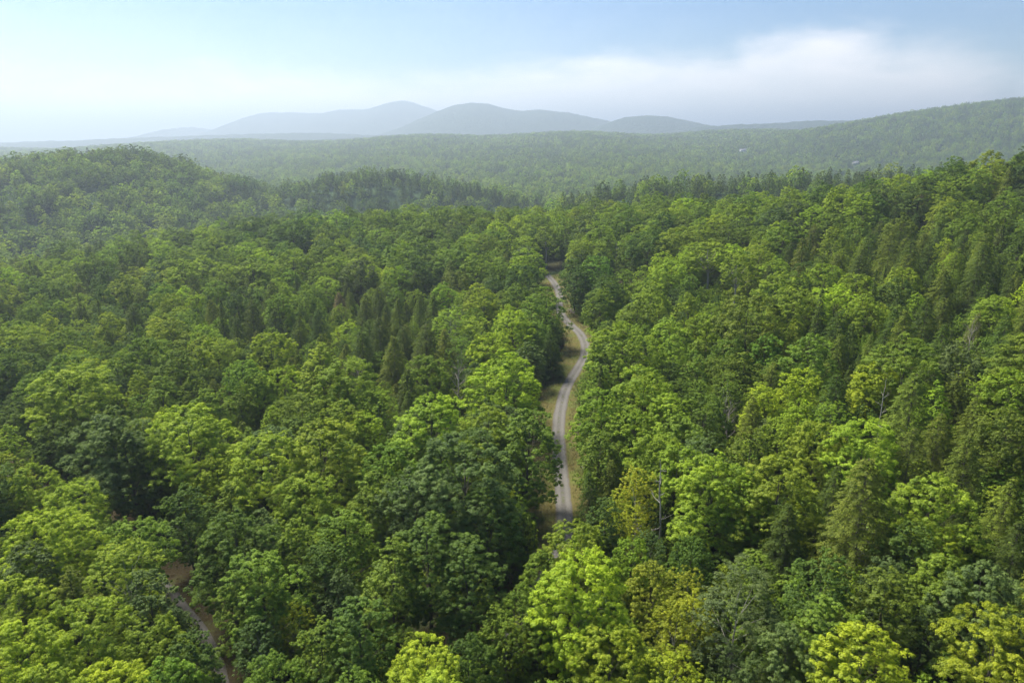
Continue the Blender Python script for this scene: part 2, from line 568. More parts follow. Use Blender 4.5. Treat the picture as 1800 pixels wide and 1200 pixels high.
def leaf_mesh(name, P, Nn, S, var, aspect=0.6, T=None, mat=None, rg=None, fold=0.12):
    n = len(P)
    Nn = unit(Nn)
    if T is None:
        T = rg.normal(size=(n, 3))
    T = unit(T - Nn * (T * Nn).sum(1, keepdims=True))
    B = np.cross(Nn, T)
    s = S[:, None]
    a = P - T * s
    b = P + B * s * aspect - Nn * s * fold - T * s * 0.12
    c = P + T * s - Nn * s * fold
    d = P - B * s * aspect - Nn * s * fold - T * s * 0.12
    V = np.stack([a, b, c, d], 1).reshape(-1, 3)
    F = np.arange(4 * n).reshape(n, 4)
    me = mesh_np(name, V, F)
    at = me.attributes.new('var', 'FLOAT', 'FACE')
    at.data.foreach_set('value', np.ascontiguousarray(np.clip(var, 0, 1), np.float32))
    if mat:
        me.materials.append(mat)
    return me


class Tubes:
    def __init__(s):
        s.V, s.F, s.n = [], [], 0

    def add(s, pts, radii, k=6):
        pts = np.array(pts, float); m = len(pts)
        d = np.gradient(pts, axis=0); d = unit(d)
        ref = np.where(np.abs(d[:, 2:3]) > 0.9, np.array([[1.0, 0, 0]]), np.array([[0, 0, 1.0]]))
        u = unit(np.cross(d, ref)); v = np.cross(d, u)
        th = np.linspace(0, 2 * math.pi, k, endpoint=False)
        ring = pts[:, None] + (u[:, None] * np.cos(th)[None, :, None] + v[:, None] * np.sin(th)[None, :, None]) * np.array(radii)[:, None, None]
        b = s.n
        s.V.append(ring.reshape(-1, 3)); s.n += m * k
        for i in range(m - 1):
            for j in range(k):
                j2 = (j + 1) % k
                s.F.append((b + i * k + j, b + i * k + j2, b + (i + 1) * k + j2, b + (i + 1) * k + j))

    def mesh(s, name, mat):
        me = mesh_np(name, np.vstack(s.V), np.array(s.F), True)
        me.materials.append(mat)
        return me


def trunk_with_limbs(name, H, r0, base, targets, rg, mat, lean=0.4, top=0.86, limb_r=0.28):
    t = Tubes()
    zs = np.linspace(0, H * top, 9)
    wob = np.cumsum(rg.normal(0, lean * 0.28, (9, 2)), 0)
    wob -= wob[0]
    px = np.column_stack([wob, zs]); px[0, 2] = -0.6
    rr = r0 * (1 - (zs / (H * top)) ** 1.1 * 0.86); rr[0] *= 1.35
    t.add(px, rr, 7)
    for tg in targets:
        z0 = max(base * H * 0.85, tg[2] * 0.66 - 0.3)
        st = np.array([np.interp(z0, zs, px[:, 0]), np.interp(z0, zs, px[:, 1]), z0])
        mid = st * 0.45 + tg * 0.55 + np.array([0, 0, 0.09 * np.linalg.norm(tg - st)]) + rg.normal(0, 0.15, 3)
        rb = np.interp(z0, zs, rr) * limb_r / 0.5 * 0.5 + 0.02
        t.add([st, st * 0.72 + mid * 0.28, mid, tg * 0.9 + mid * 0.1], [rb, rb * 0.8, rb * 0.5, rb * 0.18], 4)
    return t.mesh(name, mat)


PROTO = {}     # kind -> list of dict(crown, trunk, H, W)


def broadleaf(kind, seed, H, W, base, a, b, n_b, n_c, n_l, leaf, airy=0.0, bark='bark', bough=0.17, flat=0.45, lobes=0.11, trunk_r=0.26, aspect=0.6, far=False):
    rg = np.random.default_rng(seed)
    z0 = base * H
    ch = H - z0
    tt = np.linspace(0.001, 0.999, 400)
    prof = tt ** a * (1 - tt) ** b
    prof /= prof.max()
    dens = prof + 0.12
    cdf = np.cumsum(dens); cdf /= cdf[-1]
    u = (np.arange(n_b) + rg.random(n_b)) / n_b
    t = np.interp(u, cdf, tt)
    az = np.arange(n_b) * 2.39996 + rg.normal(0, 0.35, n_b)
    r = np.interp(t, tt, prof) * W / 2
    ph = rg.random(3) * 6.28
    lob = 1 + lobes * (np.sin(2 * az + ph[0] + 3 * t) + 0.7 * np.sin(3 * az + ph[1] - 4 * t) + 0.6 * np.sin(5 * az + ph[2] + 7 * t))
    rf = r * lob * (0.87 + 0.13 * rg.random(n_b))
    inner = rg.random(n_b) < 0.20
    rf = np.where(inner, rf * (0.35 + 0.35 * rg.random(n_b)), rf)
    tip = np.column_stack([np.cos(az) * rf, np.sin(az) * rf, z0 + t * ch * (1 + 0.0 * lob) + rg.normal(0, 0.25, n_b)])
    rad_dir = unit(np.column_stack([np.cos(az), np.sin(az), 0.35 + 1.6 * (t - 0.25)]))
    rb = bough * W * 0.5 * (0.75 + 0.6 * rg.random(n_b)) * (0.8 + 0.35 * np.sqrt(prof[(t * 399).astype(int)]))
    # clumps of each bough, in an oblate fan that leans outwards
    up = unit(rad_dir * 0.55 + np.array([0, 0, 0.85]) + rg.normal(0, 0.16, (n_b, 3)))
    bi = np.repeat(np.arange(n_b), n_c)
    nc = len(bi)
    d = unit(rg.normal(size=(nc, 3)) + up[bi] * 0.5)
    rad_c = rb[bi] * (0.35 + 0.75 * np.sqrt(rg.random(nc)))
    al = (d * up[bi]).sum(1, keepdims=True)
    d2 = d - up[bi] * al * (1 - flat)
    C = tip[bi] + d2 * rad_c[:, None]
    C += rad_dir[bi] * (rg.random((nc, 1)) * 0.35 * rb[bi][:, None])
    # drooping edge of the fan
    C[:, 2] -= 0.16 * np.linalg.norm((C - tip[bi])[:, :2], axis=1)
    clump_v = rg.random(nc) * 0.5 + rg.random(n_b)[bi] * 0.5
    rc = 0.30 * rb[bi] * (0.7 + 0.7 * rg.random(nc))
    if airy:
        keep = rg.random(nc) > airy
    else:
        keep = np.ones(nc, bool)
    C, rc, clump_v, bk = C[keep], rc[keep], clump_v[keep], bi[keep]
    li = np.repeat(np.arange(len(C)), n_l)
    n = len(li)
    ld = unit(rg.normal(size=(n, 3)) + up[bk][li] * 0.75)
    P = C[li] + ld * (rc[li] * (0.45 + 0.6 * rg.random(n)))[:, None] * np.array([1, 1, 0.62])
    Nn = ld * 0.75 + np.array([0, 0, 0.65]) + rad_dir[bk][li] * 0.30 + rg.normal(0, 0.28, (n, 3))
    T = rad_dir[bk][li] * 0.6 + ld * 0.8 - np.array([0, 0, 0.25]) + rg.normal(0, 0.5, (n, 3))
    S = leaf * (0.65 + 0.7 * rg.random(n))
    var = 0.5 + (clump_v[li] - 0.5) * 0.85 + rg.normal(0, 0.14, n)
    crown = leaf_mesh('crown_' + kind, P, Nn, S, var, aspect, T, M['leaf'], rg)
    ntg = 0 if far else min(n_b, 22)
    sel = rg.choice(n_b, ntg, replace=False) if ntg else []
    trunk = trunk_with_limbs('trunk_' + kind, H, trunk_r, base, [tip[i] for i in sel], rg, M[bark]) if not far else None
    PROTO.setdefault(kind, []).append(dict(crown=crown, trunk=trunk, H=H, W=W))


def conifer(kind, seed, H, W, base, power, levels, per, nseg, needle, droop=0.32, rise=0.10, far=False, dense=1.0, trunk_r=0.24, ragged=0.25):
    rg = np.random.default_rng(seed)
    Ps, Ns, Ts, Ss, Vs = [], [], [], [], []
    tgs = []
    for L in range(levels):
        f = (L + 0.5 * rg.random()) / levels
        z = H * (base + (1 - base) * f)
        ln = W / 2 * ((1 - f) ** power) * 1.0 + 0.25
        lowtaper = min(1.0, 0.76 + f * 1.3)
        ln *= lowtaper
        nb = max(4, int(per * (0.55 + 0.45 * (1 - f))))
        a0 = rg.random() * 6.28
        for k in range(nb):
            az = a0 + k * 2 * math.pi / nb + rg.normal(0, 0.22)
            l = ln * (1 - ragged * 0.5 + ragged * rg.random() * 1.1)
            bv = rg.random()
            out_ = np.array([math.cos(az), math.sin(az), 0]); sd = np.array([-math.sin(az), math.cos(az), 0])
            m = max(10, int(nseg * dense * (0.3 + 0.7 * l / (W / 2))))
            s = 0.22 + 0.80 * np.sqrt(rg.random(m))
            wdt = 0.34 * l * (1.08 - s) + 0.16
            lat = rg.normal(0, 0.55, m) * wdt
            dz = rise * l * s - droop * l * s * s - 0.28 * np.abs(lat) + rg.normal(0, 0.05, m)
            zb = rg.normal(0, 0.18)
            P = out_ * (l * s)[:, None] + sd * lat[:, None]
            P[:, 2] = z + zb + dz
            slope = rise - 2 * droop * s
            nrm = np.array([0, 0, 1.0]) - out_ * slope[:, None] * 0.8 + sd * (lat / (wdt + 0.1))[:, None] * 0.35 + rg.normal(0, 0.30, (m, 3))
            tn = out_ * 0.75 + sd * (np.sign(lat) * 0.75)[:, None] - np.array([0, 0, 0.38]) + rg.normal(0, 0.22, (m, 3))
            Ps.append(P); Ns.append(nrm); Ts.append(tn)
            Ss.append(needle * (0.6 + 0.8 * rg.random(m)))
            Vs.append(0.5 + (bv - 0.5) * 0.6 + rg.normal(0, 0.16, m) + 0.16 * (s - 0.6))
            if k % 3 == 0 and not far:
                tgs.append(np.array([*(out_ * l * 0.75)[:2], z + rise * l * 0.7 - droop * l * 0.5]))
    P = np.vstack(Ps)
    crown = leaf_mesh('crown_' + kind, P, np.vstack(Ns), np.concatenate(Ss), np.concatenate(Vs), 0.36, np.vstack(Ts), M['needle'], rg, 0.1)
    trunk = None
    if not far:
        t = Tubes()
        zs = np.linspace(0, H * 0.99, 8)
        w = np.cumsum(rg.normal(0, 0.06, (8, 2)), 0); w -= w[0]
        pxx = np.column_stack([w, zs]); pxx[0, 2] = -0.6
        rr = trunk_r * (1 - 0.93 * zs / (H * 0.99))
        t.add(pxx, rr, 7)
        for tg in tgs:
            st = np.array([np.interp(tg[2], zs, pxx[:, 0]), np.interp(tg[2], zs, pxx[:, 1]), tg[2] + 0.05])
            t.add([st, (st + tg) / 2 + np.array([0, 0, 0.12]), tg], [0.05, 0.035, 0.012], 3)
        trunk = t.mesh('trunk_' + kind, M['bark'])
    PROTO.setdefault(kind, []).append(dict(crown=crown, trunk=trunk, H=H, W=W))


def bare(kind, seed, H, W, depth, nbr, mat, snag=False):
    """leafless tree: trunk and forking branches"""
    rg = np.random.default_rng(seed)
    t, tw = Tubes(), Tubes()
    zs = np.linspace(0, H, 10)
    w = np.cumsum(rg.normal(0, 0.13, (10, 2)), 0); w -= w[0]
    tp = np.column_stack([w, zs]); tp[0, 2] = -0.6
    rr = 0.20 * (1 - 0.88 * (zs / H) ** 0.9) + 0.012
    t.add(tp, rr, 7)

    def grow(st, d, l, r, dep):
        pts = [st]; cur = st.copy(); dd = d.copy()
        for _ in range(4):
            dd = unit(dd + rg.normal(0, 0.17, 3) + np.array([0, 0, 0.10]))
            cur = cur + dd * l / 4; pts.append(cur)
        (t if dep >= depth or snag else tw).add(pts, [r, r * 0.85, r * 0.68, r * 0.5, r * 0.3], 4)
        if dep > 0:
            for _ in range(nbr):
                k = rg.integers(1, 5)
                nd = unit(dd + rg.normal(0, 0.62, 3))
                grow(np.array(pts[k]), nd, l * (0.5 + 0.25 * rg.random()), r * (0.75 - 0.13 * k), dep - 1)
    n0 = 7 if snag else 13
    for i in range(n0):
        f = (0.35 if not snag else 0.3) + (0.62 if not snag else 0.65) * (i + rg.random()) / n0
        st = np.array([np.interp(f * H, zs, tp[:, 0]), np.interp(f * H, zs, tp[:, 1]), f * H])
        az = i * 2.4 + rg.normal(0, 0.3)
        el = 0.25 + 0.8 * f if not snag else rg.normal(0.1, 0.3)
        d = np.array([math.cos(az) * math.cos(el), math.sin(az) * math.cos(el), math.sin(el)])
        l = (W / 2) * (1.2 - 0.75 * f) * (0.8 + 0.4 * rg.random()) * (1 if not snag else 0.55 + 0.6 * rg.random())
        grow(st, d, l, 0.12 * (1.25 - f), depth)
    PROTO.setdefault(kind, []).append(dict(crown=None if snag else tw.mesh('branches_' + kind, M['dead_twig']), trunk=t.mesh('trunk_' + kind, M[mat]), H=H, W=W))


#          kind  seed   H    W   base   a     b    n_b n_c n_l leaf
broadleaf('dome', 1, 18.0, 12.0, 0.24, 0.40, 0.50, 88, 12, 68, 0.112, bough=0.20)
broadleaf('dome', 2, 18.0, 12.0, 0.18, 0.34, 0.62, 84, 12, 68, 0.112, bough=0.205, lobes=0.13)
broadleaf('dome', 3, 18.0, 12.0, 0.26, 0.50, 0.45, 86, 12, 68, 0.11, bough=0.20, lobes=0.14, flat=0.4)
broadleaf('dome', 4, 18.0, 12.0, 0.14, 0.32, 0.58, 96, 11, 68, 0.112, bough=0.21, lobes=0.11)
broadleaf('oval', 5, 19.0, 9.0, 0.14, 0.36, 0.60, 110, 10, 56, 0.100, bough=0.2)
broadleaf('oval', 6, 19.0, 9.0, 0.18, 0.42, 0.75, 105, 10, 56, 0.102, bough=0.2, lobes=0.2)
broadleaf('cone', 7, 17.0, 9.0, 0.10, 0.24, 0.85, 115, 10, 52, 0.094, bough=0.18, flat=0.6)
broadleaf('cone', 8, 17.0, 9.0, 0.10, 0.26, 0.95, 112, 10, 52, 0.096, bough=0.19, flat=0.5, lobes=0.12)
broadleaf('airy', 9, 15.0, 8.0, 0.16, 0.40, 0.65, 100, 9, 40, 0.08, airy=0.12, bark='pale_bark', bough=0.2, flat=0.75, trunk_r=0.12, lobes=0.2)
broadleaf('airy', 10, 15.0, 8.0, 0.20, 0.45, 0.60, 95, 9, 42, 0.08, airy=0.15, bark='pale_bark', bough=0.2, flat=0.75, trunk_r=0.12, lobes=0.22)
broadleaf('stem', 12, 20.0, 9.0, 0.50, 0.45, 0.5, 76, 11, 56, 0.11, bark='pale_bark', lobes=0.22, trunk_r=0.36)
broadleaf('shrub', 13, 4.5, 4.6, 0.0, 0.20, 0.55, 60, 7, 16, 0.13, bough=0.25, flat=0.7, trunk_r=0.06)
broadleaf('shrub', 14, 4.5, 4.6, 0.0, 0.22, 0.75, 60, 7, 16, 0.13, bough=0.25, flat=0.6, trunk_r=0.06, lobes=0.22)
conifer('hemlock', 21, 19.0, 12.0, 0.05, 0.66, 36, 16, 110, 0.13)
conifer('hemlock', 22, 19.0, 12.0, 0.06, 0.58, 36, 16, 110, 0.13, ragged=0.42)
conifer('hemlock', 23, 19.0, 11.5, 0.05, 0.74, 38, 15, 105, 0.13, droop=0.38, ragged=0.38)
conifer('spruce', 24, 19.0, 6.0, 0.06, 0.95, 38, 13, 70, 0.125, droop=0.42, ragged=0.3)
bare('bare', 31, 14.0, 8.5, 2, 3, 'dead_wood')
bare('bare', 32, 14.0, 8.0, 2, 3, 'dead_wood')
bare('snag', 33, 15.0, 5.0, 1, 2, 'dead_wood', True)
# light versions for far hillsides
broadleaf('far_dome', 41, 17.0, 11.0, 0.2, 0.40, 0.5, 55, 5, 5, 0.55, far=True, lobes=0.15, bough=0.24)
broadleaf('far_dome', 42, 17.0, 11.0, 0.2, 0.36, 0.6, 55, 5, 5, 0.55, far=True, lobes=0.2, bough=0.24)
broadleaf('far_dome', 43, 17.0, 10.0, 0.15, 0.38, 0.75, 55, 5, 5, 0.55, far=True, lobes=0.2, bough=0.24)
conifer('far_conifer', 44, 18.0, 9.0, 0.06, 0.72, 17, 9, 14, 0.5, far=True)

# ------------------------------------------------------------------ colours of the foliage
TINT = {
    'Y': (0.182, 0.238, 0.013), 'L': (0.142, 0.193, 0.014), 'G': (0.096, 0.143, 0.013), 'D': (0.055, 0.090, 0.011),
    'B': (0.070, 0.104, 0.025), 'O': (0.098, 0.126, 0.015), 'T': (0.170, 0.198, 0.011), 'H': (0.060, 0.086, 0.013),
    'R': (0.165, 0.120, 0.060)}
TNAME = {'Y': 'bright yellow-green', 'L': 'fresh light green', 'G': 'mid green', 'D': 'deep dark green', 'B': 'greyish blue-green',
         'O': 'olive green', 'T': 'golden yellow', 'H': 'dark olive', 'R': 'browning'}


def jit(t, rg):
    c = np.array(TINT[t]) * (0.86 + 0.28 * rg.random())
    c *= 1 + rg.normal(0, 0.035, 3)
    return [float(v) for v in np.clip(c, 0.004, 0.4)]


# ------------------------------------------------------------------ trees read off the photograph
# top x, top y, crown width (px of the photograph), kind letter, colour letter
KIND = {'m': 'dome', 'o': 'oval', 'c': 'cone', 'a': 'airy', 's': 'stem', 'h': 'hemlock', 'p': 'spruce', 'b': 'bare', 'n': 'snag', 'u': 'shrub'}
HERO = """
10 805 75 m L;60 826 80 m L;122 858 100 m L;75 908 135 m Y;228 925 105 m G;38 962 100 o B;22 1026 120 m L;212 962 120 a L;122 1000 80 c O;138 1076 135 m L;30 1102 150 m Y
268 1100 100 m L;345 1112 105 o D;262 1010 95 o B;290 1165 120 m G;190 1175 120 m Y;80 1190 130 m L
187 732 150 m B;90 752 75 m D;222 757 105 o D;332 728 145 m L;382 810 92 m Y;402 852 80 c G;322 862 85 o D;470 775 130 m L;552 748 140 m L;535 846 110 m L;412 908 135 m D;520 912 95 c G;452 972 125 o G
590 1010 66 o B;516 1070 62 a T;456 1096 78 a B;622 1060 115 o D;400 1010 100 o G;560 1100 90 o G;480 1150 100 m G
808 778 170 m B;725 832 120 m B;652 862 90 m G;926 724 112 o G;760 697 130 m L;852 722 115 m L;640 733 66 m Y;733 722 85 m B;690 790 90 m G;860 860 110 m D;750 910 130 o D;680 960 110 o G;830 950 120 o D;600 900 100 o G;560 960 90 o D
903 553 76 m Y;866 592 76 m Y;892 627 116 m Y;937 527 66 o G;962 508 62 o G;984 572 58 h D;847 511 60 m L;790 545 70 a L;747 573 95 h H;690 592 85 h O;668 560 80 h H;636 582 80 h H;713 650 80 h H;610 640 110 m G;662 690 70 a L
805 636 62 b O;632 640 50 b O;1169 812 60 n O;1283 705 50 b O;1083 424 20 n O;1560 668 40 n O;1718 568 46 b O
1090 580 116 m L;1133 650 112 m L;1060 690 90 m L;1178 700 95 m L;1110 720 80 m L;1050 760 70 o G;1080 735 56 a G;1068 780 58 a O;1145 770 90 m L;1190 790 90 m L;1120 830 80 a T;1088 868 56 a T;1112 896 60 a T;1062 880 70 o D;1050 940 70 u G
915 1035 80 m G;945 1075 70 o G;900 1095 60 a L;1010 934 105 m L;1014 990 160 m Y;872 1066 66 o G;952 978 75 m G;890 1090 70 a G;743 1140 125 m Y;1082 1118 120 m Y;1113 958 66 m L;1147 993 90 m L;1190 1066 86 a T;1168 1150 100 a T;1147 940 56 a B;1060 1050 90 o D
1255 802 130 m L;1300 830 110 m L;1373 812 130 m L;1532 815 180 h O;1656 846 140 m L;1668 940 72 m Y;1772 842 110 h O;1660 986 115 m G;1742 1000 135 m B;1387 1112 120 m B;1513 1117 175 m Y;1762 1098 140 m T;1218 1050 80 a T;1215 1000 76 a T;1305 1000 165 a B;1462 1060 120 o G;1290 1140 60 a B;1450 980 110 o D
1320 528 110 m O;1220 627 60 c G;1313 625 60 o G;1280 658 66 a G;1352 638 64 h O;1430 594 86 m G;1482 590 70 h O;1530 520 66 m L;1600 596 115 m G;1414 655 70 m Y;1536 645 76 m Y;1610 658 125 h O;1650 676 66 c L;1690 603 86 o B;1373 740 66 m L;1402 705 66 m Y;1440 750 86 m L;1528 748 116 m L;1603 760 105 h O;1652 730 90 h O;1715 768 115 h O;1590 860 80 h H;1470 820 80 h H;1780 660 90 m L;1720 700 80 h O
1240 700 80 m G;1200 740 80 m G;1330 700 70 h O;1250 770 90 a B;1320 760 80 o G;1770 730 90 m G;1790 920 110 h H;1600 920 90 o D;1560 1010 110 o G;1700 900 90 h H
1253 425 70 s L;1300 445 56 s L;962 398 40 s L;1370 482 70 m L;1398 510 76 m L;1448 470 60 m L;1230 400 50 m L;1180 460 60 m L;1150 500 70 m L;1045 500 66 o G;1068 492 60 o D;1120 530 80 m G;1210 520 70 c L;1185 560 70 m L;1250 560 70 m L
595 515 46 h R;560 545 56 h H;520 560 60 h H;480 545 56 h H;440 530 60 h H;415 560 60 h H;640 520 50 h H;670 505 50 h H;700 525 50 h O;760 520 56 h H;800 480 50 m O;730 480 46 h H
560 610 105 c L;480 590 70 m Y;430 640 80 m G;360 690 80 m G;260 600 70 m G;310 620 80 m G;120 655 130 m L;60 660 90 m G;40 700 80 m D;150 690 80 m G;240 655 55 c L;280 665 60 o G;340 655 60 c G;200 650 50 c B;380 600 66 m L;300 560 66 m L;500 650 60 m Y;450 660 70 m L;420 690 60 m G;530 700 80 m G;600 720 80 m L;20 610 80 m D
920 470 60 m D;880 460 56 m G;840 450 60 m L;1005 455 56 o D;1030 470 50 o D;780 500 46 m L;910 510 50 m G
"""
REF_W = {'dome': 12, 'oval': 9, 'cone': 9, 'airy': 8, 'stem': 9, 'hemlock': 9, 'spruce': 6, 'bare': 7, 'snag': 4, 'shrub': 5}


def htop(kind, W):
    if kind in ('dome',):
        return float(np.clip(5.5 + 1.12 * W, 9, 22))
    if kind in ('oval', 'cone'):
        return float(np.clip(5 + 1.4 * W, 9, 22))
    if kind == 'airy':
        return float(np.clip(5 + 1.25 * W, 8, 17))
    if kind == 'stem':
        return 21.0
    if kind == 'hemlock':
        return float(np.clip(4.5 + 1.22 * W, 8, 23))
    if kind == 'spruce':
        return 19.0
    if kind == 'bare':
        return float(np.clip(6 + 1.2 * W, 9, 17))
    if kind == 'snag':
        return float(np.clip(9 + 1.6 * W, 12, 19))
    return float(np.clip(1.1 * W, 2, 7))


trees = []      # dict(x, y, z, W, H, kind, tint, hero)
for ent in HERO.replace('\n', ';').split(';'):
    p = ent.split()
    if len(p) != 5:
        continue
    px, py, wp = float(p[0]), float(p[1]), float(p[2])
    kind = KIND[p[3]]
    W = REF_W[kind]
    for _ in range(5):
        Ht = htop(kind, W)
        x, y, dep = hit(px, py, Ht * 0.97)
        W = wp * dep / FPX
    W = min(W, 21)
    trees.append(dict(x=x, y=y, W=W, H=Ht, kind=kind, tint=p[4], hero=True))

# ------------------------------------------------------------------ fill the forest round them
cell = 8.0
gridh = {}


def put_hash(t):
    gridh.setdefault((int(t['x'] // cell), int(t['y'] // cell)), []).append(t)


def too_close(x, y, r, fac):
    ci, cj = int(x // cell), int(y // cell)
    for i in range(ci - 2, ci + 3):
        for j in range(cj - 2, cj + 3):
            for o in gridh.get((i, j), ()):
                if (o['x'] - x) ** 2 + (o['y'] - y) ** 2 < (fac * (r + o['W'] / 2)) ** 2:
                    return True
    return False


for t in trees:
    put_hash(t)


def conifer_share(px, py, x, y):
    c = 0.05
    if px > 1380 and 380 < py < 1050:
        c = 0.58 + 0.2 * (px > 1600)
    if px > 1560 and 300 < py < 420:
        c = 0.35
    if 340 < px < 800 and 480 < py < 700:
        c = 0.55
    if px < 270 and 420 < py < 545:
        c = 0.55
    if 1100 < px < 1380 and 560 < py < 760:
        c = 0.2
    n = float(vnoise(x, y, 45, 91))
    return c * (0.35 + 1.3 * n)


def corridor(x, y, r):
    dm, i, dt, k = road_dist(x, y)
    left = side_of(MAIN, i, x, y) > 0
    need = (6.6 if left else 3.8) + 0.72 * r
    if MAIN[i][1] < 106:
        need = 1.2 + 0.45 * r          # crowns close over the near end of the road
    if dm < need:
        return False
    lt = side_of(TRACK, k, x, y) > 0
    if dt < (0.4 if lt else 6.2) + (0.6 if lt else 0.78) * r:
        return False
    return True


frg = np.random.default_rng(5)
CLEAR = []      # small clearings (x, y, r)
cx_, cy_, _ = hit(775, 1130)
CLEAR.append((cx_, cy_, 6.5))
cx_, cy_, _ = hit(1006, 548)
CLEAR.append((cx_, cy_, 7.0))
cand = 0
heroes = list(trees)
for t in heroes:
    t['z'] = h1(t['x'], t['y'])
    t['tpx'], t['tpy'], dd = project(t['x'], t['y'], t['z'] + t['H'])
    t['hw'] = FPX * t['W'] / 2 / dd
    t['bpy'] = project(t['x'], t['y'], t['z'] + 0.3 * t['H'])[1]
    if t['kind'] in ('stem', 'bare', 'snag'):          # their bare stems show down to the foot
        t['bpy'] = t['tpy'] + (project(t['x'], t['y'], t['z'])[1] - t['tpy']) * (2.2 if t['kind'] == 'stem' else 1.7)
HT = np.array([[t['tpx'], t['tpy'], t['hw'], t['bpy'], t['y']] for t in heroes])
# ground the photograph lets one see: roads, verges, the small clearing
SEE_PX = [(x, y) for x, y in MAIN_PX if 562 < y < 930]
SEE_PX += [(x + 15, y) for x, y in MAIN_PX if 640 < y < 930] + [(1040, 600), (1042, 580), (1020, 560), (998, 540), (1040, 615), (1000, 545), (1012, 558), (998, 528), (1030, 570)]
SEE_PX += [(958, 700), (962, 682), (955, 725), (975, 665), (965, 880), (962, 915), (1000, 600), (1008, 630), (995, 650), (965, 740), (950, 705), (957, 668), (985, 640), (998, 618), (950, 900)]
SEE_PX += [(318, 1012), (340, 1045), (368, 1090), (395, 1135), (420, 1185), (354, 1105), (378, 1152), (400, 1195), (780, 1135), (800, 1120)]
SEE = np.array([(px, py, hit(px, py)[1]) for px, py in SEE_PX])


def covers(x, y, z, W, H, base=0.15, k=0.9):
    cx, cyy, dd = project(x, y, z + H * (0.5 + base / 2))
    hw, hh = FPX * W / 2 * k / dd, FPX * H * (0.5 - base / 2) * 0.97 * k / dd
    q = ((SEE[:, 0] - cx) / hw) ** 2 + ((SEE[:, 1] - cyy) / hh) ** 2
    return (q < 1) & (SEE[:, 2] > y - 1)


for t in heroes:
    if t['kind'] in ('bare', 'snag'):
        continue
    for step in range(9):
        cv = covers(t['x'], t['y'], t['z'], t['W'], t['H'])
        if not cv.any():
            break
        sx = SEE[cv, 0].mean()
        t['x'] += (-1 if t['tpx'] < sx else 1) * 0.45
        t['W'] *= 0.965; t['H'] *= 0.985
        t['z'] = h1(t['x'], t['y'])
    if step:
        print('nudged', round(t['tpx']), round(t['tpy']), step, cv.any())
gridh.clear()
for t in heroes:
    put_hash(t)
while cand < 30000:
    cand += 1
    y = 30 + 540 * math.sqrt(frg.random())
    x = (frg.random() * 2 - 1) * (30 + y * 0.92)
    yc = float(np.interp(x, CREST_X, CREST_Y))
    if y > yc + 70:
        continue
    W = float(np.clip(frg.normal(9.0, 2.0), 5.0, 13.5))
    if y > 260:
        W = float(np.clip(frg.normal(12.8, 2.0), 8, 17))
    if cand > 17000:
        W = float(np.clip(frg.normal(5.6, 1.0), 3.6, 8)) if y < 260 else W * 0.8
    if too_close(x, y, W / 2, 0.62 if y < 200 else 0.72):
        continue
    if y < 330 and not corridor(x, y, W / 2):
        continue
    if any((x - a) ** 2 + (y - b) ** 2 < (c + W * 0.35) ** 2 for a, b, c in CLEAR):
        continue
    z = h1(x, y)
    px, py, _ = project(x, y, z + 16)
    cs = conifer_share(px, py, x, y)
    u = frg.random()
    nb = float(vnoise(x, y, 38, 17))
    if u < cs:
        kind = 'hemlock' if frg.random() < 0.93 else 'spruce'
        W *= (1.05 if y < 230 else 0.85) if kind == 'hemlock' else 0.55
        tint = frg.choice(list('HOHOD'))
    else:
        kind = frg.choice(['dome', 'dome', 'dome', 'dome', 'oval', 'oval', 'cone', 'airy'])
        if y > 230:
            kind = frg.choice(['dome', 'dome', 'dome', 'oval'])
        w = np.array([0.05 + 0.20 * max(0, nb - 0.45), 0.34 + 0.25 * (nb - 0.5), 0.42, 0.14 - 0.2 * (nb - 0.5), 0.06])
        if px < 330 and py < 700:
            w[1] += 0.12
        tint = frg.choice(list('YLGDB'), p=w / w.sum())
        if kind != 'dome':
            W *= 0.85
    if kind == 'airy' and frg.random() < 0.35 and tint in 'YL':
        tint = 'T' if y < 140 else tint
    H = htop(kind, W) * (0.86 + 0.22 * frg.random())
    # trees read off the photograph keep the view: no taller stranger right in front of them
    if y < 330:
        fx, fy, dd = project(x, y, z + H)
        fw = FPX * W / 2 / dd
        lim = HT[:, 1] + 0.42 * (HT[:, 3] - HT[:, 1])
        if ((HT[:, 4] > y) & (np.abs(HT[:, 0] - fx) < 0.62 * (fw + HT[:, 2])) & (fy < lim)).any() and fx > -40 and fx < 1840:
            bad = (HT[:, 4] > y) & (np.abs(HT[:, 0] - fx) < 0.62 * (fw + HT[:, 2])) & (fy < lim) & (project(x, y, z)[1] > HT[:, 1])
            if bad.any():
                continue
        if covers(x, y, z, W, H).any():
            continue
    t = dict(x=x, y=y, W=W, H=H, kind=kind, tint=str(tint), hero=False)
    trees.append(t); put_hash(t)

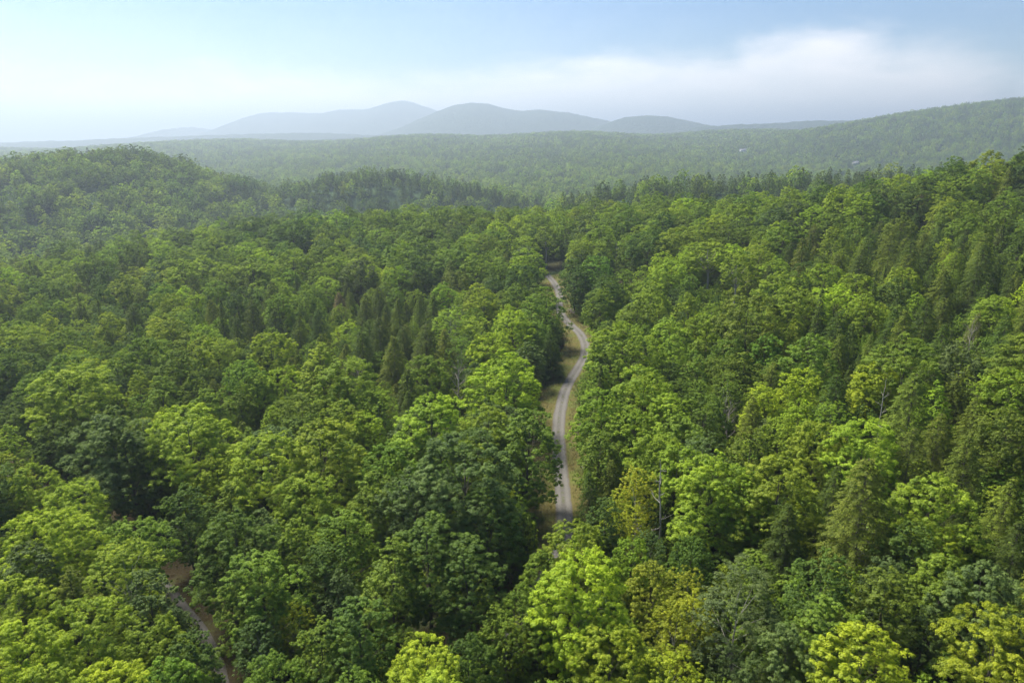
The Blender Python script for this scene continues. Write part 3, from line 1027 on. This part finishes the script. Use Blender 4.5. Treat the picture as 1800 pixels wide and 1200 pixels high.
# undergrowth: shrubs along the road sides and small saplings in the gaps
srg = np.random.default_rng(9)
shr = []
for path, sides in ((MAIN, ((-1, 8.0), (1, 5.0))), (TRACK, ((-1, 3.0), (1, 6.0)))):
    for i in range(0, len(path), 2):
        for sgn, off in sides:
            if srg.random() < 0.72:
                a = path[max(i - 1, 0)]; b = path[min(i + 1, len(path) - 1)]
                d = (b - a) / max(np.linalg.norm(b - a), 1e-6)
                nrm = np.array([d[1], -d[0]]) * sgn
                p = path[i] + nrm * (off + abs(srg.normal(0, 1.4)) + 0.7) + srg.normal(0, 0.5, 2)
                dm, _, dt, _ = road_dist(*p)
                W = float(srg.uniform(1.6, 4.4))
                if dm < 4.2 + W * 0.3 or dt < 2.6 + W * 0.3:
                    continue
                if covers(p[0], p[1], h1(*p), W, W, 0).any():
                    continue
                shr.append(dict(x=float(p[0]), y=float(p[1]), W=W, H=W * srg.uniform(0.7, 1.3), kind='shrub', tint=str(srg.choice(list('GDGLO'))), hero=False))
yy_ = 38.0
while yy_ < 240:                       # saplings wherever the canopy leaves the ground open
    xx_ = -20 - yy_ * 0.9
    while xx_ < 20 + yy_ * 0.9:
        x, y = xx_ + srg.uniform(-1.6, 1.6), yy_ + srg.uniform(-1.6, 1.6)
        xx_ += 3.8
        W = float(srg.uniform(3.0, 5.4))
        if too_close(x, y, 0.0, 0.55) or not corridor(x, y, W / 2 + 0.6):
            continue
        Hs = W * float(srg.uniform(0.9, 1.6))
        if any((x - a) ** 2 + (y - b) ** 2 < c * c for a, b, c in CLEAR) or covers(x, y, h1(x, y), W, Hs, 0).any():
            continue
        shr.append(dict(x=x, y=y, W=W, H=Hs, kind='shrub', tint=str(srg.choice(list('GDGL'))), hero=False))
    yy_ += 3.8
trees += shr

xs = np.array([t['x'] for t in trees]); ys = np.array([t['y'] for t in trees])
zs = height(xs, ys)
for t, z in zip(trees, zs):
    t['z'] = float(z)
    px, py, dep = project(t['x'], t['y'], z + 0.7 * t['H'])
    t['px'], t['py'], t['size'] = px, py, FPX * t['W'] / dep
    bx = project(t['x'], t['y'], z)[1]
    t['inview'] = dep > 0 and -t['size'] * 0.35 < px < 1800 + t['size'] * 0.35 and project(t['x'], t['y'], z + t['H'])[1] < 1195
    t['var'] = int(frg.integers(0, len(PROTO[t['kind']])))
    t['rot'] = float(frg.random() * 6.283)

CAT = {'dome': 'broadleaf tree', 'oval': 'broadleaf tree', 'cone': 'broadleaf tree', 'stem': 'broadleaf tree', 'airy': 'slender tree', 'hemlock': 'conifer',
       'spruce': 'conifer', 'bare': 'dead tree', 'snag': 'dead tree', 'shrub': 'shrub'}
ONAME = {'dome': 'broadleaf_tree', 'oval': 'broadleaf_tree', 'cone': 'broadleaf_tree', 'stem': 'broadleaf_tree', 'airy': 'slender_tree', 'hemlock': 'hemlock_tree',
         'spruce': 'spruce_tree', 'bare': 'dead_tree', 'snag': 'dead_snag', 'shrub': 'shrub'}
FORM = {'dome': 'broad domed tree', 'oval': 'tall oval tree', 'cone': 'pointed leafy tree', 'stem': 'leafy tree on bare stem', 'airy': 'slender fine-leaved tree',
        'hemlock': 'feathery conifer', 'spruce': 'narrow spire-shaped conifer', 'bare': 'leafless grey tree', 'snag': 'bleached bare snag', 'shrub': 'leafy shrub'}
LIMIT = {'broadleaf tree': 300, 'slender tree': 150, 'conifer': 300, 'dead tree': 50, 'shrub': 140}


def zone(t):
    dm, i, dt, k = road_dist(t['x'], t['y'])
    left = side_of(MAIN, i, t['x'], t['y']) > 0
    if side_of(TRACK, k, t['x'], t['y']) > 0 and dt < 120 and t['x'] < -30:
        return 'in the block outside the shaded track' if dt > 12 else 'on the outer edge of the shaded track'
    if dt < 11:
        return 'on the wide verge of the shaded track'
    yend = MAIN[-1][1]
    if t['y'] > yend - 4:
        return 'in the forest behind the gravel road\'s end'
    if dm < 13:
        return ('by the brown verge of the gravel road' if left else 'by the green verge of the gravel road')
    if left:
        if t['y'] < 135:
            return 'between the shaded track and gravel road'
        return 'in level forest beside the gravel road\'s bend'
    if t['x'] > 75:
        return 'high on the slope above the gravel road'
    return 'low on the slope above the gravel road'


def size_word(t):
    big, small = {'shrub': (3.6, 2.4), 'airy': (8.5, 6.0), 'hemlock': (8.5, 6.0), 'spruce': (6, 4.5)}.get(t['kind'], (11.5, 7.5))
    if t['kind'] == 'stem':
        return ''
    return 'large ' if t['W'] > big else 'small ' if t['W'] < small else ''


UNIQUE = {  # labels for trees that stand out, by their place in the list above (photo x, y)
    (808, 778): 'huge greyish blue-green domed tree towering over dark neighbours', (1014, 990): 'largest bright yellow-green tree, hiding the near end of the winding road',
    (1010, 934): 'light green domed tree standing directly before the straight of the gravel road', (903, 553): 'brilliant yellow-green tree, tallest of the bright trio by the road bend',
    (892, 627): 'rounded bright yellow-green tree with full crown, beside the dead grey tree', (984, 572): 'dark conifer on the inside of the road bend, foliage down to the verge',
    (1532, 815): 'largest olive feathery conifer, standing alone among domed trees on the slope', (516, 1070): 'small golden yellow slender tree among dark trees near the track',
    (590, 1010): 'silvery blue-green tree beside the small golden tree', (805, 636): 'leafless grey tree beside the bright yellow-green trees at the bend',
    (1169, 812): 'bleached bare snag rising over the shrubs by the gravel road', (595, 515): 'browning conifer among dark olive conifers',
    (382, 810): 'bright yellow-green tree in front of larger light green domes near the track', (1320, 528): 'large rounded olive leafy tree on the slope',
    (743, 1140): 'low bright yellow-green tree beside the small weedy clearing'}


def find_hero(px, py):
    best = None
    for t in trees:
        if t['hero']:
            qx, qy, _ = project(t['x'], t['y'], t['z'] + t['H'] * 0.97)
            d = abs(qx - px) + abs(qy - py)
            if best is None or d < best[0]:
                best = (d, t)
    return best[1]


for k, lab in UNIQUE.items():
    find_hero(*k)['label'] = lab

cnt = {}
stuff = []
for t in sorted(trees, key=lambda t: -t['size'] - (1000 if t['hero'] else 0)):
    c = CAT[t['kind']]
    if t['inview'] and cnt.get(c, 0) < LIMIT[c]:
        cnt[c] = cnt.get(c, 0) + 1
        pr = PROTO[t['kind']][t['var']]
        root = bpy.data.objects.new(ONAME[t['kind']], None)
        COL.objects.link(root)
        root.empty_display_size = 0.5
        root.location = (t['x'], t['y'], t['z'])
        root.rotation_euler = (float(frg.normal(0, 0.03)), float(frg.normal(0, 0.03)), t['rot'])
        s = t['W'] / pr['W']
        root.scale = (s * (0.94 + 0.12 * frg.random()), s, t['H'] / pr['H'])
        isdead = c == 'dead tree'
        if 'label' in t:
            tag(root, t['label'], c)
        else:
            zn = zone(t)
            lab = (FORM[t['kind']] if isdead else size_word(t) + TNAME[t['tint']] + ' ' + FORM[t['kind']]) + ' ' + zn
            if len(lab.split()) > 16:
                print('LONG', lab)
            tag(root, lab, c, lab.replace(FORM[t['kind']], FORM[t['kind']].replace(' tree', ' trees').replace('conifer', 'conifers').replace('shrub', 'shrubs').replace('snag', 'snags')))
        tint = jit(t['tint'], frg)
        if pr['crown'] is not None:
            cr = link('branches' if isdead else 'crown', pr['crown'], None, root)
            cr['tint'] = tint
        link('trunk', pr['trunk'], None, root)
    else:
        stuff.append(t)

# ------------------------------------------------------------------ the rest of the forest: one object of stuff per kind of wood
def proto_collection(name, meshes):
    c = bpy.data.collections.new(name)
    for i, me in enumerate(meshes):
        c.objects.link(bpy.data.objects.new('%s_%02d' % (name, i), me))
    return c


def scatter_object(name, items, crowns, trunks, label, cat):
    """items: array columns x y z sx sy sz rot idx r g b"""
    it = np.array(items, float)
    me = bpy.data.meshes.new(name)
    n = len(it)
    me.vertices.add(n); me.vertices.foreach_set('co', np.ascontiguousarray(it[:, :3], np.float32).ravel())
    at = me.attributes.new('scl', 'FLOAT_VECTOR', 'POINT'); at.data.foreach_set('vector', np.ascontiguousarray(it[:, 3:6], np.float32).ravel())
    ro = np.zeros((n, 3), np.float32); ro[:, 2] = it[:, 6]
    at = me.attributes.new('rot', 'FLOAT_VECTOR', 'POINT'); at.data.foreach_set('vector', ro.ravel())
    at = me.attributes.new('idx', 'INT', 'POINT'); at.data.foreach_set('value', np.ascontiguousarray(it[:, 7], np.int32))
    at = me.attributes.new('tint', 'FLOAT_VECTOR', 'POINT'); at.data.foreach_set('vector', np.ascontiguousarray(it[:, 8:11], np.float32).ravel())
    o = link(name, me)
    tag(o, label, cat, kind='stuff')
    nt = bpy.data.node_groups.new(name, 'GeometryNodeTree')
    nt.interface.new_socket('Geometry', in_out='INPUT', socket_type='NodeSocketGeometry')
    nt.interface.new_socket('Geometry', in_out='OUTPUT', socket_type='NodeSocketGeometry')
    gi = nt.nodes.new('NodeGroupInput'); go = nt.nodes.new('NodeGroupOutput')

    def named(nm, dt):
        a = nt.nodes.new('GeometryNodeInputNamedAttribute'); a.data_type = dt; a.inputs[0].default_value = nm
        return [s for s in a.outputs if s.enabled and s.name == 'Attribute'][0]
    jn = nt.nodes.new('GeometryNodeJoinGeometry')
    for col in (crowns, trunks):
        if col is None:
            continue
        ci = nt.nodes.new('GeometryNodeCollectionInfo'); ci.inputs['Collection'].default_value = col
        ci.inputs['Separate Children'].default_value = True; ci.inputs['Reset Children'].default_value = True
        ip = nt.nodes.new('GeometryNodeInstanceOnPoints'); ip.inputs['Pick Instance'].default_value = True
        nt.links.new(gi.outputs[0], ip.inputs['Points']); nt.links.new(ci.outputs[0], ip.inputs['Instance'])
        nt.links.new(named('idx', 'INT'), ip.inputs['Instance Index'])
        nt.links.new(named('rot', 'FLOAT_VECTOR'), ip.inputs['Rotation'])
        nt.links.new(named('scl', 'FLOAT_VECTOR'), ip.inputs['Scale'])
        nt.links.new(ip.outputs[0], jn.inputs[0])
    nt.links.new(jn.outputs[0], go.inputs[0])
    md = o.modifiers.new('scatter', 'NODES'); md.node_group = nt
    return o


order = []
for k in PROTO:
    if not k.startswith('far') and k not in ('bare', 'snag'):
        for i in range(len(PROTO[k])):
            order.append((k, i))
pidx = {ki: n for n, ki in enumerate(order)}
CRN = proto_collection('crowns', [PROTO[k][i]['crown'] for k, i in order])
TRK = proto_collection('trunks', [PROTO[k][i]['trunk'] for k, i in order])
buckets = {'broad': [], 'conif': [], 'shrub': []}
for t in stuff:
    if t['kind'] in ('bare', 'snag'):
        continue
    pr = PROTO[t['kind']][t['var']]
    s = t['W'] / pr['W']
    row = [t['x'], t['y'], t['z'], s, s, t['H'] / pr['H'], t['rot'], pidx[(t['kind'], t['var'])], *jit(t['tint'], frg)]
    c = CAT[t['kind']]
    buckets['shrub' if c == 'shrub' else 'conif' if c == 'conifer' else 'broad'].append(row)
scatter_object('broadleaf_forest', buckets['broad'], CRN, TRK, 'dense broadleaf forest rolling away beyond the gravel road', 'forest')
scatter_object('conifer_forest', buckets['conif'], CRN, TRK, 'dark conifers mixed through the forest beyond the road', 'forest')
scatter_object('undergrowth', buckets['shrub'], CRN, TRK, 'low leafy undergrowth between the tree trunks', 'undergrowth')

# ------------------------------------------------------------------ far hillsides
brg = np.random.default_rng(77)
FK = [('far_dome', 0), ('far_dome', 1), ('far_dome', 2), ('far_conifer', 0)]
FCR = proto_collection('far_crowns', [PROTO[k][i]['crown'] for k, i in FK])
HOUSE_PX = [(1037, 236, 14), (1306, 263, 13), (1504, 285, 10)]
HOUSES = []
for px, py, wp in HOUSE_PX:
    x, y, dep = hit(px, py, 6.0, y0=700)
    HOUSES.append((x, y, wp * dep / FPX))


def far_rows(y0, y1, spacing, halfang, size, tones):
    rows = []
    n = int((y1 - y0) * (y1 + y0) * math.tan(halfang) / (spacing * spacing))
    yy = np.sqrt(y0 ** 2 + (y1 ** 2 - y0 ** 2) * brg.random(n))
    xx = (brg.random(n) * 2 - 1) * math.tan(halfang) * yy
    # thin out to an even spread
    key = np.floor(xx / (spacing * 0.8)).astype(np.int64) * 1000003 + np.floor(yy / (spacing * 0.8)).astype(np.int64)
    _, first = np.unique(key, return_index=True)
    xx, yy = xx[first], yy[first]
    yc = np.interp(xx, CREST_X, CREST_Y) + 70
    ok = yy > yc
    for hx, hy, hw in HOUSES:
        ok &= ~((np.abs(xx - hx * yy / hy) < hw * 0.75) & (yy < hy + 12) & (yy > hy - 170))
    xx, yy = xx[ok], yy[ok]
    zz = height(xx, yy)
    # drop what lies hidden deep behind crests: sample the sight line
    vis = np.ones(len(xx), bool)
    for f in (0.3, 0.4, 0.5, 0.58, 0.66, 0.72, 0.78, 0.84, 0.9, 0.95):
        lz = CAM_Z + (zz + 34 - CAM_Z) * f
        vis &= ~(height(xx * f, yy * f) > lz)
    xx, yy, zz = xx[vis], yy[vis], zz[vis]
    c1 = vnoise(xx, yy, 130, 31); c2 = vnoise(xx, yy, 38, 32); c3 = vnoise(xx, yy, 320, 33)
    pc = 0.02 + 0.5 * sm(0.55, 0.78, 0.6 * c1 + 0.4 * c2)
    # the two conifer-clad ridges in the middle distance
    pc = np.where((np.abs(yy - 930) < 180) & (xx > -330) & (xx < 50), 0.75, pc)
    pc = np.where((np.abs(yy - 640) < 190) & (xx > 20), 0.8, pc)
    con = brg.random(len(xx)) < pc
    for i in range(len(xx)):
        sc = size * (0.75 + 0.5 * brg.random())
        if con[i]:
            rows.append([xx[i], yy[i], zz[i], sc * 0.85, sc * 0.85, sc * (0.58 + 0.26 * brg.random()), brg.random() * 6.28, 3, *jit(('HDDH' if pc[i] > 0.7 else 'HODH')[brg.integers(4)], brg)])
        else:
            u = c2[i] * 0.5 + c1[i] * 0.2 + c3[i] * 0.1 + brg.random() * 0.35
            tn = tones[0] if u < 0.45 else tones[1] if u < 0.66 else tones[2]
            rows.append([xx[i], yy[i], zz[i] - 1.5, sc, sc, sc * (0.75 + 0.3 * brg.random()), brg.random() * 6.28, brg.integers(3), *jit(tn, brg)])
    return rows


far = far_rows(300, 1350, 9.6, R(40), 1.2, 'DGL')
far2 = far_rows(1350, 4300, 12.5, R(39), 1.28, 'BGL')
print('trees', len(trees), cnt, 'stuff', len(stuff), 'far', len(far), len(far2))
scatter_object('wooded_hills', far, FCR, None, 'wooded hill and conifer ridges rising beyond the near forest', 'forest')
scatter_object('wooded_valley', far2, FCR, None, 'hazy blue-green woods covering the far valley and long ridge', 'forest')

# ------------------------------------------------------------------ far white houses
def plain(name, c, rough=0.8):
    m, q = new_mat(name)
    n = q.noise(pos(q), 0.8, 4, 0.6)
    out(m, q, principled(q, q.mix(n, tuple(v * 0.85 for v in c), c), rough, 0.3))
    return m


M['white'] = plain('white_clapboard', (0.80, 0.79, 0.76)); M['roof'] = plain('grey_roof', (0.22, 0.22, 0.23)); M['glass'] = plain('window_glass', (0.05, 0.06, 0.07), 0.2)


def box_np(x0, x1, y0, y1, z0, z1):
    V = np.array([(x, y, z) for z in (z0, z1) for x, y in ((x0, y0), (x1, y0), (x1, y1), (x0, y1))], float)
    F = np.array([(0, 3, 2, 1), (4, 5, 6, 7), (0, 1, 5, 4), (1, 2, 6, 5), (2, 3, 7, 6), (3, 0, 4, 7)])
    return V, F


for (hx, hy, hw), lab in zip(HOUSES, ('tiny white house on the crest of the far wooded ridge', 'tiny white house in a clearing of the hazy valley woods', 'tiny white house at the foot of the long hazy hillside')):
    hw = float(np.clip(hw, 9, 20))
    e = bpy.data.objects.new('house', None); COL.objects.link(e); e.location = (hx, hy, h1(hx, hy)); e.rotation_euler = (0, 0, 0.25)
    tag(e, lab, 'house', )
    L, Wd, Hh = hw / 2, 4.0, 5.5
    V, F = box_np(-L, L, -Wd, Wd, -2, Hh); link('wall', mesh_np('wall', V, F), M['white'], e)
    rv = np.array([(-L - .4, -Wd - .5, Hh), (L + .4, -Wd - .5, Hh), (L + .4, Wd + .5, Hh), (-L - .4, Wd + .5, Hh), (-L - .4, 0, Hh + 3.2), (L + .4, 0, Hh + 3.2)])
    rm = bpy.data.meshes.new('roof'); rm.from_pydata([tuple(v) for v in rv], [], [(0, 1, 5, 4), (2, 3, 4, 5), (0, 4, 3), (1, 2, 5), (3, 2, 1, 0)])
    link('roof', rm, M['roof'], e)
    for wx in (-0.55, 0.0, 0.55):
        V, F = box_np(wx * L - 0.6, wx * L + 0.6, -Wd - 0.05, -Wd + 0.1, 1.4, 3.2)
        link('window', mesh_np('window', V, F), M['glass'], e)

# ------------------------------------------------------------------ things by the road: brush heap, fallen pole
bx, by, _ = hit(1012, 549)
hr = np.random.default_rng(3)
tb = Tubes()
for i in range(90):
    a, l = hr.random() * 6.28, hr.uniform(1.2, 3.2)
    c = np.array([hr.normal(0, 1.6), hr.normal(0, 1.1), abs(hr.normal(0, 0.5)) + 0.1])
    d = np.array([math.cos(a), math.sin(a), hr.normal(0, 0.25)])
    tb.add([c - d * l / 2, c + np.array([0, 0, 0.15]), c + d * l / 2], [0.07, 0.06, 0.02], 4)
e = bpy.data.objects.new('brush_heap', None); COL.objects.link(e); e.location = (bx, by, h1(bx, by))
tag(e, 'heap of grey dead branches piled beside the far bend of the gravel road', 'brush heap')
o = link('branches', tb.mesh('brush', M['dead_wood']), None, e); o['kind'] = 'stuff'
fx, fy, _ = hit(1017, 815)
tb = Tubes()
tb.add([(0, 0, 0.18), (0.5, -1.5, 0.3), (0.9, -3.1, 0.25), (1.5, -4.8, 0.5)], [0.13, 0.12, 0.1, 0.05], 7)
fl = link('fallen_log', tb.mesh('fallen_log', M['pale_bark'])); fl.location = (fx, fy, h1(fx, fy))
tag(fl, 'pale fallen log lying in the grass beside the gravel road', 'log')

# ------------------------------------------------------------------ grass on the verges
tg = np.random.default_rng(13)
Pn, Nn_, Tn, Sn, Vn = [], [], [], [], []
for path, wl0, wr0, dens in ((MAIN, 7.2, 4.6, 10), (TRACK, 2.4, 5.2, 2)):
    for i in range(len(path)):
        a = path[max(i - 1, 0)]; b = path[min(i + 1, len(path) - 1)]
        d = (b - a) / max(np.linalg.norm(b - a), 1e-6); n = np.array([d[1], -d[0]])
        for sgn, w in ((-1, wl0), (1, wr0)):
            for _ in range(dens):
                off = 1.75 + (w - 1.6) * tg.random() ** 0.8
                p = path[i] + n * sgn * off + d * tg.random()
                for _b in range(4):
                    q = p + tg.normal(0, 0.14, 2)
                    s = tg.uniform(0.09, 0.22)
                    Pn.append((q[0], q[1], s * 0.8)); Sn.append(s)
                    Nn_.append((tg.normal(), tg.normal(), 0.5)); Tn.append((tg.normal(0, 0.4), tg.normal(0, 0.4), 1.0)); Vn.append(tg.random())
Pn = np.array(Pn); Pn[:, 2] += height(Pn[:, 0], Pn[:, 1]) + 0.05


def grass_mat():
    m, q = new_mat('verge_grass')
    v = q.n.new('ShaderNodeAttribute'); v.attribute_name = 'var'
    n = q.noise(pos(q), 0.22, 5, 0.65)
    dry = q.ramp(v.outputs['Fac'], [(0.0, (0.085, 0.078, 0.026)), (1.0, (0.145, 0.13, 0.042))])
    grn = q.ramp(v.outputs['Fac'], [(0.0, (0.07, 0.09, 0.02)), (1.0, (0.14, 0.16, 0.035))])
    out(m, q, principled(q, q.mix(q.sstep(n, 0.40, 0.60), dry, grn), 0.9, 0.1))
    return m


M['grass'] = grass_mat()
gm = leaf_mesh('verge_grass', Pn, np.array(Nn_), np.array(Sn), np.array(Vn), 0.22, np.array(Tn), M['grass'], tg)
tag(link('verge_grass', gm), 'tufts of short dry and green grass along the road verges', 'grass', kind='stuff')

# ------------------------------------------------------------------ haze
zlo = float(gz.min()) - 1.5
V, F = box_np(-27500, 27500, -27000, 27500, zlo, 545.0)
hm, q = new_mat('haze')
pv = q.n.new('ShaderNodeVolumePrincipled')
pv.inputs['Color'].default_value = (0.66, 0.795, 0.93, 1)
pv.inputs['Density'].default_value = 0.00022
pv.inputs['Anisotropy'].default_value = 0.45
om = q.n.new('ShaderNodeOutputMaterial'); q.l.new(pv.outputs[0], om.inputs['Volume'])
try:
    hm.cycles.volume_sampling = 'DISTANCE'
    hm.cycles.homogeneous_volume = True
except Exception:
    pass
hz = link('haze', mesh_np('haze', V, F), hm)
tag(hz, 'thin pale summer haze veiling the far hills', 'haze', kind='stuff')
